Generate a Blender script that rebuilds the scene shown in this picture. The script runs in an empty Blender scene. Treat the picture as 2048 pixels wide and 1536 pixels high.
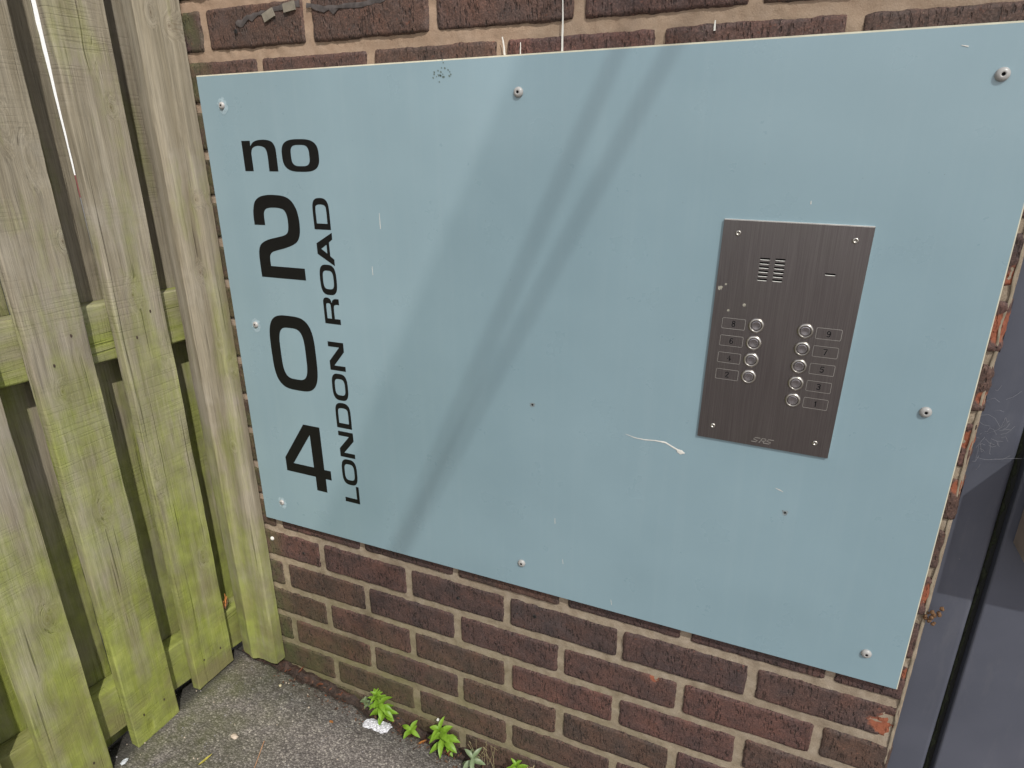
import bpy, math, random
from mathutils import Vector, Matrix, noise
from mathutils.geometry import tessellate_polygon
R = math.radians
S = bpy.context.scene
COL = S.collection

# ------------------------------------------------------------------ camera
CAM = Vector((0.91788, -0.86552, 0.75527))
PITCH, ROLL, YAW = 1.21825, -0.00561, 0.41241
cd = bpy.data.cameras.new('camera'); co = bpy.data.objects.new('camera', cd); COL.objects.link(co)
M = Matrix.Rotation(YAW, 4, 'Z') @ Matrix.Rotation(PITCH, 4, 'X') @ Matrix.Rotation(ROLL, 4, 'Z')
co.matrix_world = Matrix.Translation(CAM) @ M
cd.sensor_width = 36.0; cd.lens = 36.0 * 1273.89 / 2048.0
cd.clip_start = 0.02; cd.clip_end = 2000
S.camera = co

# ------------------------------------------------------------------ sky and sun
SUN = Vector((1.0, -1.0, 1.50)).normalized()
elev = math.asin(SUN.z); azim = math.atan2(SUN.x, SUN.y)
W = bpy.data.worlds.new('World'); S.world = W; W.use_nodes = True
wn = W.node_tree; wn.nodes.clear()
sky = wn.nodes.new('ShaderNodeTexSky'); sky.sky_type = 'NISHITA'; sky.sun_disc = False
sky.sun_elevation = elev; sky.sun_rotation = azim; sky.air_density = 1.0; sky.dust_density = 2.0
wtc = wn.nodes.new('ShaderNodeTexCoord')
cl = wn.nodes.new('ShaderNodeTexNoise'); cl.inputs['Scale'].default_value = 2.6; cl.inputs['Detail'].default_value = 6
clr = wn.nodes.new('ShaderNodeValToRGB'); clr.color_ramp.elements[0].position = .38; clr.color_ramp.elements[1].position = .62
clr.color_ramp.elements[0].color = (.25, .25, .25, 1)
mixw = wn.nodes.new('ShaderNodeMix'); mixw.data_type = 'RGBA'; mixw.inputs[7].default_value = (8.5, 8.3, 8.2, 1)
bg = wn.nodes.new('ShaderNodeBackground'); bg.inputs['Strength'].default_value = 0.102
wo = wn.nodes.new('ShaderNodeOutputWorld')
wn.links.new(wtc.outputs['Generated'], cl.inputs['Vector']); wn.links.new(cl.outputs['Fac'], clr.inputs['Fac'])
wn.links.new(clr.outputs['Color'], mixw.inputs[0]); wn.links.new(sky.outputs['Color'], mixw.inputs[6])
wn.links.new(mixw.outputs[2], bg.inputs['Color']); wn.links.new(bg.outputs['Background'], wo.inputs['Surface'])
sd = bpy.data.lights.new('sun', 'SUN'); sd.energy = 2.75; sd.angle = R(.85); sd.color = (1.0, .95, .88)
so = bpy.data.objects.new('sun', sd); COL.objects.link(so)
so.rotation_euler = SUN.to_track_quat('Z', 'Y').to_euler(); so.location = (3, -4, 6)

S.render.engine = 'CYCLES'
S.view_settings.view_transform = 'Standard'; S.view_settings.look = 'None'
S.view_settings.exposure = 0.62; S.view_settings.gamma = 1.0; S.view_settings.use_curve_mapping = False
S.render.resolution_x = 1024; S.render.resolution_y = 768

# ------------------------------------------------------------------ helpers
def tag(o, label=None, cat=None, group=None, kind=None):
    if label: o['label'] = label
    if cat: o['category'] = cat
    if group: o['group'] = group
    if kind: o['kind'] = kind
    return o
def thing(name, label, cat, loc=(0, 0, 0), group=None):
    o = bpy.data.objects.new(name, None); COL.objects.link(o); o.location = loc
    o.empty_display_size = .02
    return tag(o, label, cat, group)
def obj(name, verts, faces, mats, parent=None, smooth=False, midx=None, label=None):
    me = bpy.data.meshes.new(name); me.from_pydata([tuple(v) for v in verts], [], faces)
    for m in (mats if isinstance(mats, (list, tuple)) else [mats]): me.materials.append(m)
    if midx: me.polygons.foreach_set('material_index', midx)
    if smooth: me.polygons.foreach_set('use_smooth', [True] * len(me.polygons))
    me.update()
    o = bpy.data.objects.new(name, me); COL.objects.link(o)
    if parent:
        o.parent = parent; loc = Vector((0, 0, 0)); p = parent
        while p: loc += p.location; p = p.parent
        me.transform(Matrix.Translation(-loc))
    if label: o['label'] = label
    return o
def box(x0, x1, y0, y1, z0, z1):
    v = [(x, y, z) for x in (x0, x1) for y in (y0, y1) for z in (z0, z1)]
    return v, [(0, 1, 3, 2), (4, 6, 7, 5), (0, 4, 5, 1), (2, 3, 7, 6), (0, 2, 6, 4), (1, 5, 7, 3)]
def bevel(o, w, seg=2):
    m = o.modifiers.new('b', 'BEVEL'); m.width = w; m.segments = seg; m.limit_method = 'ANGLE'; return o
def n3(x, y, z, s=1.0): return noise.noise(Vector((x * s, y * s, z * s)))
def join(*parts):
    V, F, I = [], [], []
    for p in parts:
        b = len(V); V += list(p[0]); F += [tuple(i + b for i in f) for f in p[1]]
        I += [p[2] if len(p) > 2 else 0] * len(p[1])
    return V, F, I

# ------------------------------------------------------------------ materials
class NT:
    def __init__(s, name):
        s.m = bpy.data.materials.new(name); s.m.use_nodes = True; s.t = s.m.node_tree
        s.b = s.t.nodes['Principled BSDF']; s.tc = s.t.nodes.new('ShaderNodeTexCoord')
        s.P = s.t.nodes.new('ShaderNodeNewGeometry').outputs['Position']
    def L(s, a, b): s.t.links.new(a, b)
    def put(s, inp, v):
        if hasattr(v, 'is_output') or isinstance(v, bpy.types.NodeSocket): s.L(v, inp)
        else: inp.default_value = v
    def map(s, sc=(1, 1, 1), loc=(0, 0, 0), vec=None):
        n = s.t.nodes.new('ShaderNodeMapping'); s.L(vec or s.P, n.inputs[0]); n.inputs['Scale'].default_value = sc; n.inputs['Location'].default_value = loc
        return n.outputs[0]
    def noise(s, sc, det=4, rough=.55, vec=None, dist=0):
        n = s.t.nodes.new('ShaderNodeTexNoise'); s.L(vec or s.P, n.inputs['Vector'])
        n.inputs['Scale'].default_value = sc; n.inputs['Detail'].default_value = det; n.inputs['Roughness'].default_value = rough; n.inputs['Distortion'].default_value = dist
        return n.outputs['Fac']
    def vor(s, sc, vec=None, out='Distance', feat='F1', rnd=1):
        n = s.t.nodes.new('ShaderNodeTexVoronoi'); s.L(vec or s.P, n.inputs['Vector']); n.inputs['Scale'].default_value = sc; n.feature = feat; n.inputs['Randomness'].default_value = rnd
        return n.outputs[out]
    def ramp(s, f, stops, interp='LINEAR'):
        n = s.t.nodes.new('ShaderNodeValToRGB'); s.L(f, n.inputs[0]); r = n.color_ramp; r.interpolation = interp
        while len(r.elements) < len(stops): r.elements.new(.5)
        for e, (p, c) in zip(r.elements, stops):
            e.position = p; e.color = (c, c, c, 1) if not isinstance(c, tuple) else c + (1,)
        return n.outputs[0]
    def mix(s, f, a, b, mode='MIX'):
        n = s.t.nodes.new('ShaderNodeMix'); n.data_type = 'RGBA'; n.blend_type = mode
        s.put(n.inputs[0], f)
        for i, v in ((6, a), (7, b)):
            if isinstance(v, tuple): n.inputs[i].default_value = v + (1,)
            else: s.L(v, n.inputs[i])
        return n.outputs[2]
    def math(s, op, a, b=0.0, c=None, clamp=False):
        n = s.t.nodes.new('ShaderNodeMath'); n.operation = op; n.use_clamp = clamp
        s.put(n.inputs[0], a); s.put(n.inputs[1], b)
        if c is not None: s.put(n.inputs[2], c)
        return n.outputs[0]
    def sep(s, vec=None):
        n = s.t.nodes.new('ShaderNodeSeparateXYZ'); s.L(vec or s.P, n.inputs[0]); return n.outputs
    def maprange(s, v, a, b, c=0., d=1.):
        n = s.t.nodes.new('ShaderNodeMapRange'); s.L(v, n.inputs[0])
        for i, q in enumerate((a, b, c, d)): n.inputs[i + 1].default_value = q
        return n.outputs[0]
    def bump(s, h, dist, strength=1.0, prev=None):
        n = s.t.nodes.new('ShaderNodeBump'); s.L(h, n.inputs['Height']); n.inputs['Distance'].default_value = dist; n.inputs['Strength'].default_value = strength
        if prev: s.L(prev, n.inputs['Normal'])
        return n.outputs[0]
    def out(s, col=None, rough=None, metal=None, normal=None, spec=None, coat=None, coatr=None):
        for k, v in (('Base Color', col), ('Roughness', rough), ('Metallic', metal), ('Normal', normal), ('Specular IOR Level', spec), ('Coat Weight', coat), ('Coat Roughness', coatr)):
            if v is None: continue
            if isinstance(v, tuple): s.b.inputs[k].default_value = v + (1,)
            else: s.put(s.b.inputs[k], v)
        return s.m
def plain(name, col, rough=.5, metal=0, spec=.5, var=.12, sc=60):
    n = NT(name); f = n.noise(sc, 4)
    a = tuple(c * (1 - var) for c in col); b = tuple(min(1, c * (1 + var)) for c in col)
    return n.out(col=n.ramp(f, [(.3, a), (.7, b)]), rough=rough, metal=metal, spec=spec)

def mat_brick():
    n = NT('brick_clay')
    at = n.t.nodes.new('ShaderNodeAttribute'); at.attribute_name = 'tone'
    rnd = at.outputs['Fac']
    base = n.ramp(rnd, [(0, (.046, .032, .031)), (.3, (.058, .036, .035)), (.55, (.055, .038, .031)), (.85, (.062, .038, .035)), (1, (.071, .040, .036))])
    big = n.noise(22, 4, .6); base = n.mix(n.maprange(big, .35, .7), base, n.mix(1.0, base, (1.7, 1.35, 1.15), 'MULTIPLY'))
    fine = n.noise(420, 3, .7); base = n.mix(1.0, base, n.ramp(fine, [(.3, .58), (.5, 1.0), (.72, 1.8)]), 'MULTIPLY')
    # drag pits: short dark vertical tears
    v1 = n.vor(1, n.map((210, 210, 75))); pit = n.ramp(v1, [(.16, 1.0), (.32, 0.)])
    v2 = n.noise(1, 3, .6, n.map((260, 260, 45))); pit2 = n.ramp(v2, [(.58, 0.), (.65, 1.)])
    pm = n.math('MULTIPLY', n.math('MAXIMUM', pit, pit2), n.maprange(n.noise(35, 2), .35, .6))
    base = n.mix(n.math('MULTIPLY', pm, .62), base, (.012, .009, .008))
    # tiny pale grit
    gr = n.ramp(n.vor(330, out='Distance'), [(.06, 1.), (.13, 0.)]); gm = n.math('MULTIPLY', gr, n.ramp(n.noise(120, 2), [(.52, 0.), (.60, 1.)]))
    base = n.mix(n.math('MULTIPLY', gm, .8), base, (.42, .33, .2))
    # mineral bloom, algae by the ground on the fence side
    x, y, z = n.sep()
    bl = n.ramp(n.noise(9, 5, .7), [(.55, 0.), (.75, .35)]); base = n.mix(bl, base, (.085, .068, .068))
    al = n.math('MULTIPLY', n.maprange(z, -.12, -.38), n.maprange(x, .7, .0)); al = n.math('MULTIPLY', al, n.maprange(n.noise(14, 5, .6), .25, .6), clamp=True)
    base = n.mix(n.math('MULTIPLY', al, .75), base, (.085, .088, .030))
    nearp = n.math('MULTIPLY', n.maprange(x, .012, -.03), n.maprange(n.noise(30, 4), .3, .6)); base = n.mix(n.math('MULTIPLY', nearp, .55), base, (.075, .09, .03))
    a2 = n.t.nodes.new('ShaderNodeAttribute'); a2.attribute_name = 'chip'
    cm = n.ramp(n.math('ADD', a2.outputs['Fac'], n.math('MULTIPLY', n.math('SUBTRACT', n.noise(160, 4, .7), .5), .9)), [(.10, 0.), (.34, 1.)])
    base = n.mix(cm, base, n.mix(n.noise(90, 4), (.13, .038, .025), (.36, .115, .055)))
    h = n.math('ADD', n.math('MULTIPLY', fine, .5), n.math('MULTIPLY', n.noise(140, 3), .8)); h = n.math('SUBTRACT', h, n.math('MULTIPLY', pm, 1.6))
    return n.out(col=base, rough=n.ramp(big, [(.3, .62), (.7, .85)]), normal=n.bump(h, .0014, .9), spec=.4)
def mat_mortar():
    n = NT('mortar'); a = n.noise(45, 5, .65); f = n.noise(600, 3, .7)
    x, y, z = n.sep()
    c = n.ramp(a, [(.3, (.23, .175, .128)), (.5, (.30, .238, .178)), (.75, (.36, .295, .235))])
    c = n.mix(1.0, c, n.ramp(f, [(.3, .78), (.7, 1.15)]), 'MULTIPLY')
    lo = n.math('MULTIPLY', n.maprange(z, .02, -.30), n.maprange(x, 1.2, .25)); lo = n.math('MULTIPLY', lo, n.maprange(n.noise(12, 5, .6), .2, .6), clamp=True)
    c = n.mix(n.math('MULTIPLY', lo, .85), c, (.165, .150, .070))
    up = n.maprange(z, .7, .95); c = n.mix(n.math('MULTIPLY', up, .55), c, (.34, .225, .155))
    return n.out(col=c, rough=.9, normal=n.bump(n.math('ADD', n.math('MULTIPLY', f, .6), a), .0012, .8), spec=.2)
def mat_panel():
    n = NT('panel_laminate')
    a = n.noise(5, 4, .5); c = n.ramp(a, [(.35, (.208, .300, .345)), (.65, (.226, .322, .368))])
    st = n.noise(1, 3, .6, n.map((60, 1, 2.2))); c = n.mix(n.ramp(st, [(.5, 0.), (.75, .05)]), c, (.40, .47, .50))
    sp = n.ramp(n.vor(38), [(.018, 1.), (.03, 0.)]); c = n.mix(n.math('MULTIPLY', sp, .5), c, (.12, .14, .13))
    w = n.noise(3.2, 2, .5); fine = n.noise(700, 2)
    nb = n.bump(w, .02, .25); nb = n.bump(fine, .00006, .5, nb)
    return n.out(col=c, rough=n.ramp(n.noise(18, 5), [(.35, .27), (.7, .36)]), normal=nb, spec=.55, coat=.5, coatr=.14)
def mat_steel(name='brushed_steel', c0=(.172, .154, .156), c1=(.230, .210, .210), rough=.34, axis=(1400, 20, 14)):
    n = NT(name); s1 = n.noise(1, 3, .6, n.map(axis)); big = n.noise(14, 4, .6)
    c = n.ramp(s1, [(.35, c0), (.65, c1)]); c = n.mix(n.ramp(big, [(.45, 0.), (.8, .4)]), c, (.17, .158, .140))
    r = n.math('ADD', n.math('MULTIPLY', big, .14), rough - .07)
    return n.out(col=c, rough=r, metal=1.0, normal=n.bump(s1, .00006, .6))
def mat_wood(name, axis, green=0.0, dark=1.0, saw=.14, kn=(), ka=1):
    n = NT(name)
    oi = n.t.nodes.new('ShaderNodeObjectInfo'); off = oi.outputs['Random']
    x, y, z = n.sep()
    cmb = n.t.nodes.new('ShaderNodeCombineXYZ'); mv = n.math('MULTIPLY', off, 37.0)
    if axis == 'z': a_, b_, c_ = x, y, z
    else: a_, b_, c_ = x, z, y
    n.L(n.math('ADD', a_, mv), cmb.inputs[0]); n.L(n.math('ADD', b_, mv), cmb.inputs[1]); n.L(n.math('ADD', c_, mv), cmb.inputs[2])
    V = cmb.outputs[0]
    # knots
    kv = n.vor(1, n.map((5, 9, 3.4), vec=V)); kmask = n.ramp(kv, [(.03, 1.), (.22, 0.)], 'EASE')
    warp = n.math('MULTIPLY', kmask, .018)
    P0 = n.sep(); dm = None
    for a0, z0, r0 in kn:
        da = n.math('SUBTRACT', P0[ka], a0); dz = n.math('MULTIPLY', n.math('SUBTRACT', P0[2], z0), .62)
        d_ = n.math('DIVIDE', n.math('POWER', n.math('ADD', n.math('MULTIPLY', da, da), n.math('MULTIPLY', dz, dz)), .5), r0)
        dm = d_ if dm is None else n.math('MINIMUM', dm, d_)
    if dm is not None:
        dm = n.math('ADD', dm, n.math('MULTIPLY', n.noise(80, 3), .35))
        warp = n.math('ADD', warp, n.math('MULTIPLY', n.ramp(n.math('MULTIPLY', dm, .25), [(.1, 1.), (.85, 0.)], 'EASE'), .016))
    cb2 = n.t.nodes.new('ShaderNodeCombineXYZ'); s2 = n.sep(V)
    n.L(n.math('ADD', s2[0], warp), cb2.inputs[0]); n.L(n.math('ADD', s2[1], warp), cb2.inputs[1]); n.L(s2[2], cb2.inputs[2])
    V2 = cb2.outputs[0]
    g1 = n.noise(1, 5, .62, n.map((38, 38, 1.5), vec=V2), .12)
    g2 = n.noise(1, 4, .7, n.map((190, 190, 5), vec=V2))
    g3 = n.noise(1, 3, .6, n.map((650, 650, 22), vec=V2))
    c = n.ramp(g1, [(.25, (.178, .152, .103)), (.45, (.238, .210, .155)), (.6, (.292, .262, .202)), (.78, (.345, .315, .255))])
    c = n.mix(1.0, c, n.ramp(g2, [(.3, .70), (.5, 1.0), (.72, 1.16)]), 'MULTIPLY')
    c = n.mix(1.0, c, n.ramp(g3, [(.3, .8), (.7, 1.12)]), 'MULTIPLY')
    blot = n.noise(7, 5, .6, V)
    c = n.mix(n.ramp(blot, [(.52, 0.), (.72, .5)]), c, (.34, .315, .27))
    # saw marks across the board
    sw = n.noise(1, 2, .5, n.map((9, 9, 240), vec=V)); swm = n.math('MULTIPLY', n.ramp(sw, [(.40, 1.), (.47, 0.)]), n.maprange(n.noise(6, 3, vec=V), .42, .62))
    c = n.mix(n.math('MULTIPLY', swm, saw), c, (.13, .11, .075))
    # fine cracks along the grain
    ck = n.ramp(n.noise(1, 2, .5, n.map((120, 120, 2.4), vec=V2)), [(.28, 1.), (.335, 0.)])
    c = n.mix(n.math('MULTIPLY', ck, .55), c, (.055, .045, .03))
    # knot centre
    kc = n.ramp(kv, [(.035, 1.), (.075, 0.)]); c = n.mix(n.math('MULTIPLY', kc, .55), c, (.13, .085, .045))
    if dm is not None:
        ring = n.math('SINE', n.math('MULTIPLY', dm, 15.0))
        rm = n.math('MULTIPLY', n.math('MULTIPLY', n.ramp(n.math('MULTIPLY', dm, .4), [(.30, 1.), (.66, 0.)]), n.maprange(ring, -.2, .9)), .42)
        c = n.mix(rm, c, (.12, .085, .05)); c = n.mix(n.math('MULTIPLY', n.ramp(dm, [(.26, 1.), (.46, 0.)]), .8), c, (.07, .045, .028))
    # algae: thicker towards the ground, streaked
    gm = n.maprange(z, .75, -.42, 0.10 + green, .96 + green)
    gn = n.math('ADD', n.math('MULTIPLY', n.noise(1, 5, .6, n.map((22, 22, 3.4), vec=V)), 1.7), n.math('MULTIPLY', n.noise(6, 5, .65, V), 1.3))
    al = n.math('SUBTRACT', n.math('ADD', gm, gn), 1.66, clamp=True)
    al = n.math('MULTIPLY', al, 1.35, clamp=True)
    gcol = n.ramp(n.noise(26, 4, .6, V), [(.3, (.125, .150, .014)), (.55, (.200, .245, .020)), (.75, (.275, .320, .045))])
    c = n.mix(n.math('MULTIPLY', al, .74), c, gcol)
    ol = n.math('MULTIPLY', n.ramp(n.noise(9, 5, .65, V), [(.46, 0.), (.62, .75)]), n.maprange(z, .1, -.36)); c = n.mix(ol, c, (.150, .128, .068))
    if dark != 1.0: c = n.mix(1.0, c, (dark, dark, dark), 'MULTIPLY')
    h = n.math('ADD', n.math('MULTIPLY', g2, 1.0), n.math('MULTIPLY', g3, .5)); h = n.math('SUBTRACT', h, n.math('MULTIPLY', ck, 1.2)); h = n.math('SUBTRACT', h, n.math('MULTIPLY', swm, saw * 2.4))
    h = n.math('SUBTRACT', h, n.math('MULTIPLY', kc, 1.2))
    return n.out(col=c, rough=.82, normal=n.bump(h, .0011, .8), spec=.25)
def mat_asphalt():
    n = NT('asphalt')
    cell = n.vor(270, out='Color'); sc = n.sep(cell)[0]; d = n.vor(270)
    c = n.ramp(sc, [(0, (.095, .085, .079)), (.45, (.160, .144, .133)), (.75, (.22, .20, .184)), (.93, (.26, .24, .215)), (1, (.36, .33, .29))])
    c = n.mix(n.ramp(d, [(.35, 0.), (.75, .65)]), c, (.055, .050, .048))
    big = n.noise(6, 5, .6); c = n.mix(1.0, c, n.ramp(big, [(.3, .75), (.7, 1.2)]), 'MULTIPLY')
    x, y, z = n.sep()
    al = n.math('MULTIPLY', n.maprange(x, .16, -.12), n.maprange(n.noise(17, 5, .6), .30, .62), clamp=True)
    c = n.mix(n.math('MULTIPLY', al, .62), c, (.072, .080, .024))
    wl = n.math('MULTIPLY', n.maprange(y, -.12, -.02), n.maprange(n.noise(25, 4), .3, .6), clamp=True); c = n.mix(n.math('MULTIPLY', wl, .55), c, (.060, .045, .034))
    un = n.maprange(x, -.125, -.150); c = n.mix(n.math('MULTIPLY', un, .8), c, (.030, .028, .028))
    h = n.math('SUBTRACT', n.math('MULTIPLY', sc, .6), n.math('MULTIPLY', d, 1.4))
    return n.out(col=c, rough=.82, normal=n.bump(h, .0015, .8), spec=.3)
def mat_soil():
    n = NT('damp_soil'); a = n.noise(180, 5, .7); b = n.noise(30, 4)
    c = n.ramp(a, [(.3, (.014, .008, .006)), (.55, (.045, .026, .019)), (.75, (.095, .055, .038))]); c = n.mix(n.ramp(b, [(.5, 0.), (.68, .5)]), c, (.10, .035, .018))
    return n.out(col=c, rough=.7, normal=n.bump(a, .003, 1.0))
def mat_leaf(name, c0, c1, back=.5):
    n = NT(name); f = n.noise(90, 4, .6); oi = n.t.nodes.new('ShaderNodeObjectInfo')
    c = n.ramp(f, [(.3, c0), (.7, c1)])
    m = n.out(col=c, rough=.42, spec=.45)
    t = n.t.nodes.new('ShaderNodeBsdfTranslucent'); n.L(c, t.inputs[0])
    ms = n.t.nodes.new('ShaderNodeMixShader'); ms.inputs[0].default_value = .3
    o = n.t.nodes['Material Output']; n.L(n.b.outputs[0], ms.inputs[1]); n.L(t.outputs[0], ms.inputs[2]); n.L(ms.outputs[0], o.inputs[0])
    return m
def mat_glass():
    n = NT('shadow_canopy_glass'); t = n.t.nodes.new('ShaderNodeBsdfTransparent'); t.inputs[0].default_value = (.85, .875, .88, 1)
    g = n.t.nodes.new('ShaderNodeBsdfGlossy'); g.inputs['Roughness'].default_value = .03
    ms = n.t.nodes.new('ShaderNodeMixShader'); ms.inputs[0].default_value = .05
    n.L(t.outputs[0], ms.inputs[1]); n.L(g.outputs[0], ms.inputs[2]); n.L(ms.outputs[0], n.t.nodes['Material Output'].inputs[0]); return n.m
def mat_frame():
    n = NT('grey_powder_coat'); f = n.noise(9, 4); c = n.ramp(f, [(.35, (.070, .074, .096)), (.7, (.084, .088, .113))])
    dust = n.ramp(n.noise(1, 4, .7, n.map((40, 40, 9))), [(.55, 0.), (.8, .35)]); c = n.mix(dust, c, (.13, .13, .145))
    sp = n.ramp(n.vor(30), [(.012, 1.), (.022, 0.)]); c = n.mix(n.math('MULTIPLY', sp, .6), c, (.4, .4, .4))
    return n.out(col=c, rough=.45, normal=n.bump(n.noise(900, 2), .00008, .6), spec=.4)

BR = mat_brick(); MO = mat_mortar(); PA = mat_panel(); ST = mat_steel()
STB = mat_steel('button_steel', (.27, .25, .27), (.40, .38, .40), .26, (40, 900, 900)); STR = mat_steel('bezel_steel', (.40, .375, .345), (.52, .49, .455), .32, (30, 30, 30))
WZ = mat_wood('weathered_board', 'z', kn=((-.116, .518, .0075), (-.271, .39, .0055), (-.255, .162, .0080), (-.386, .024, .0085), (-.084, -.051, .0070), (-.294, -.049, .0050), (-.084, .824, .0050), (-.213, .623, .0050))); WP = mat_wood('weathered_post', 'z', green=-.16, saw=.0, ka=0, kn=((-.034, .368, .0058), (-.051, .412, .0035), (-.067, .548, .0060), (-.043, .944, .0050), (-.048, .676, .0040), (-.077, .965, .0060), (-.06, .20, .0040))); WR = mat_wood('weathered_rail', 'y', green=.22); WB = mat_wood('rear_board', 'z', green=.05, dark=.95)
AS = mat_asphalt(); SO = mat_soil(); GL = mat_glass(); FR = mat_frame()
BLK = plain('black_vinyl', (.006, .006, .006), .42, spec=.25); EDG = plain('panel_core_cream', (.58, .54, .42), .7)
DRK = plain('dark_void', (.004, .004, .004), .9); INK = plain('engraved_ink', (.006, .006, .008), .75, spec=.2)
BOLT = plain('coated_bolt', (.34, .33, .32), .35, var=.08); WHT = plain('white_smear', (.62, .60, .56), .8)
RUB = plain('rubber_gasket', (.012, .013, .011), .6); SEAL = plain('sealant', (.27, .22, .16), .75, sc=150)
ORG = plain('fired_brick_core', (.33, .105, .050), .85, var=.4, sc=180)

# ------------------------------------------------------------------ ground (one sheet to the horizon)
def gz(x, y=0): return -.372 - .12 * max(-1.2, min(2.5, x))
def axis(lo, hi, step, ext):
    a = []; v = lo
    while v < hi + 1e-6: a.append(v); v += step
    d = step; v = a[-1]; up = []
    while v < ext: d *= 1.5; v += d; up.append(min(v, ext))
    d = step; v = a[0]; dn = []
    while v > -ext: d *= 1.5; v -= d; dn.append(max(v, -ext))
    return dn[::-1] + a + up
gx = axis(-.42, .60, .0042, 400); gy = axis(-.60, .0, .0042, 400)
def gheight(x, y):
    z = gz(x)
    if -.6 < x < .9 and -.9 < y < .05:
        z += .0016 * n3(x, y, 0, 260) + .0012 * n3(x, y, 3, 120) + .003 * n3(x, y, 7, 14)
        e = -.030 + .012 * n3(x, 0, 5, 22) + .006 * n3(x, 0, 9, 90)
        if y > e: z -= min(.02, (y - e) * 1.2)
        if x < -.165: z -= min(.03, (-.165 - x) * .5)      # worn edge under the fence
    return z
gv = [(x, y, gheight(x, y)) for y in gy for x in gx]; nx = len(gx)
gf = [(j * nx + i, j * nx + i + 1, (j + 1) * nx + i + 1, (j + 1) * nx + i) for j in range(len(gy) - 1) for i in range(nx - 1)]
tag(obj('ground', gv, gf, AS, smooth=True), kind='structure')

# soil channel at the foot of the wall
sx = [-.16 + .004 * i for i in range(int(1.4 / .004))]; sy = [-.056 + .004 * j for j in range(16)]
sv = [(x, y, gz(x) - .010 + .0045 * n3(x, y, 1, 90) + .004 * n3(x, y, 4, 30) + (.008 if y > -.012 else 0) * (1 + n3(x, y, 2, 40))) for y in sy for x in sx]
k = len(sx); sf = [(j * k + i, j * k + i + 1, (j + 1) * k + i + 1, (j + 1) * k + i) for j in range(len(sy) - 1) for i in range(k - 1)]
tag(obj('soil', sv, sf, SO, smooth=True), kind='structure')

# ------------------------------------------------------------------ brick wall
PX, PZ, JB, JP = .2106, .075, .0115, .0105
XE = 1.1520
random.seed(4)
def seen(x0, x1, z0, z1):
    if x1 < -.06 or x0 > 1.2 or z0 > 1.12 or z1 < -.46: return 0
    if x0 > .0 and x1 < 1.11 and z0 > .06 and z1 < .84: return 0
    return 1
BV, BF, BI, TONE, CH = [], [], [], [], []
def add_brick(x0, x1, z0, z1, tone, chip=None):
    hi = seen(x0, x1, z0, z1); st = .0038 if hi else .05
    nu = max(2, int((x1 - x0) / st)); nv = max(2, int((z1 - z0) / (st if hi else .04)))
    b = len(BV); yo = random.uniform(-.0012, .0004); tl = random.uniform(-.004, .004); sd_ = random.random() * 50
    for j in range(nv + 1):
        for i in range(nu + 1):
            u = i / nu; v = j / nv; x = x0 + (x1 - x0) * u; z = z0 + (z1 - z0) * v
            y = yo + tl * (u - .5) * .5; cq = 0.0
            if hi:
                eu = min(u, 1 - u) * (x1 - x0); ev = min(v, 1 - v) * (z1 - z0); e = min(eu, ev)
                wob = .0018 * n3(x, z, sd_, 70) + .0013 * n3(x, z, sd_, 230)
                if eu < .006: x += wob * (1 - eu / .006)
                if ev < .006: z += wob * (1 - ev / .006) + .001 * n3(x, 0, sd_, 14)
                y += .0011 * n3(x, z, sd_, 55) + .0007 * n3(x * 1.6, z * .5, sd_ + 3, 260)
                if e < .0045: y += (1 - e / .0045) ** 2 * .0075
                if eu < .008 and ev < .008: y += .003 * (1 - max(eu, ev) / .008)
                if chip:
                    dx = x - chip[0]; dz = z - chip[1]; q = 1 - (dx * dx + dz * dz) ** .5 / (chip[2] * (1 + .5 * n3(x, z, 8, 60)))
                    cq = q
                    if q > 0: y += min(.0022, q * .012) + .0012 * n3(x, z, 1, 150)
            elif i in (0, nu) or j in (0, nv): y += .006
            BV.append((x, y, z)); CH.append(cq)
    for j in range(nv):
        for i in range(nu):
            a = b + j * (nu + 1) + i; BF.append((a, a + 1, a + nu + 2, a + nu + 1)); m = 0
            BI.append(m); TONE.extend([tone] * 4)
    # returns to the back
    c = [b, b + nu, b + (nv + 1) * (nu + 1) - 1, b + nv * (nu + 1)]; q = len(BV)
    for i in c: p = BV[i]; BV.append((p[0], .1, p[2])); CH.append(0.0)
    for i in range(4): BF.append((c[i], q + i, q + (i + 1) % 4, c[(i + 1) % 4])); BI.append(0); TONE.extend([tone] * 4)
chips = {(-1, 4): (1.137, -.045, .026), (2, 5): (1.146, .19, .018), (5, 4): (1.147, .42, .016), (7, 4): (1.148, .5625, .02), (9, 4): (1.147, .70, .015), (-2, 3): (.80, -.087, .010)}
for r in range(-8, 32):
    ph = .1053 if r % 2 else 0.0
    for i in range(-2, 6):
        x0 = ph + i * PX + JP / 2; x1 = ph + (i + 1) * PX - JP / 2
        x0 += random.uniform(-.002, .002); x1 += random.uniform(-.002, .002)
        if x0 > XE - .012 or x1 < -.14: continue
        x0 = max(x0, -.150)
        if x1 > XE - .006 or x1 > XE - .03: x1 = XE + random.uniform(-.003, .003)
        z0 = r * PZ + JB / 2 + random.uniform(-.0008, .0008); z1 = (r + 1) * PZ - JB / 2 + random.uniform(-.0008, .0008)
        cp = chips.get((r, i))
        if cp is None and r % 2 == 0 and x1 > 1.13 and 0 <= r < 12: cp = (XE - .003, (z0 + z1) / 2 + random.uniform(-.02, .02), random.uniform(.008, .018))
        add_brick(x0, x1, z0, z1, random.random() ** 1.1, cp)
nb = len(BF)
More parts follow.
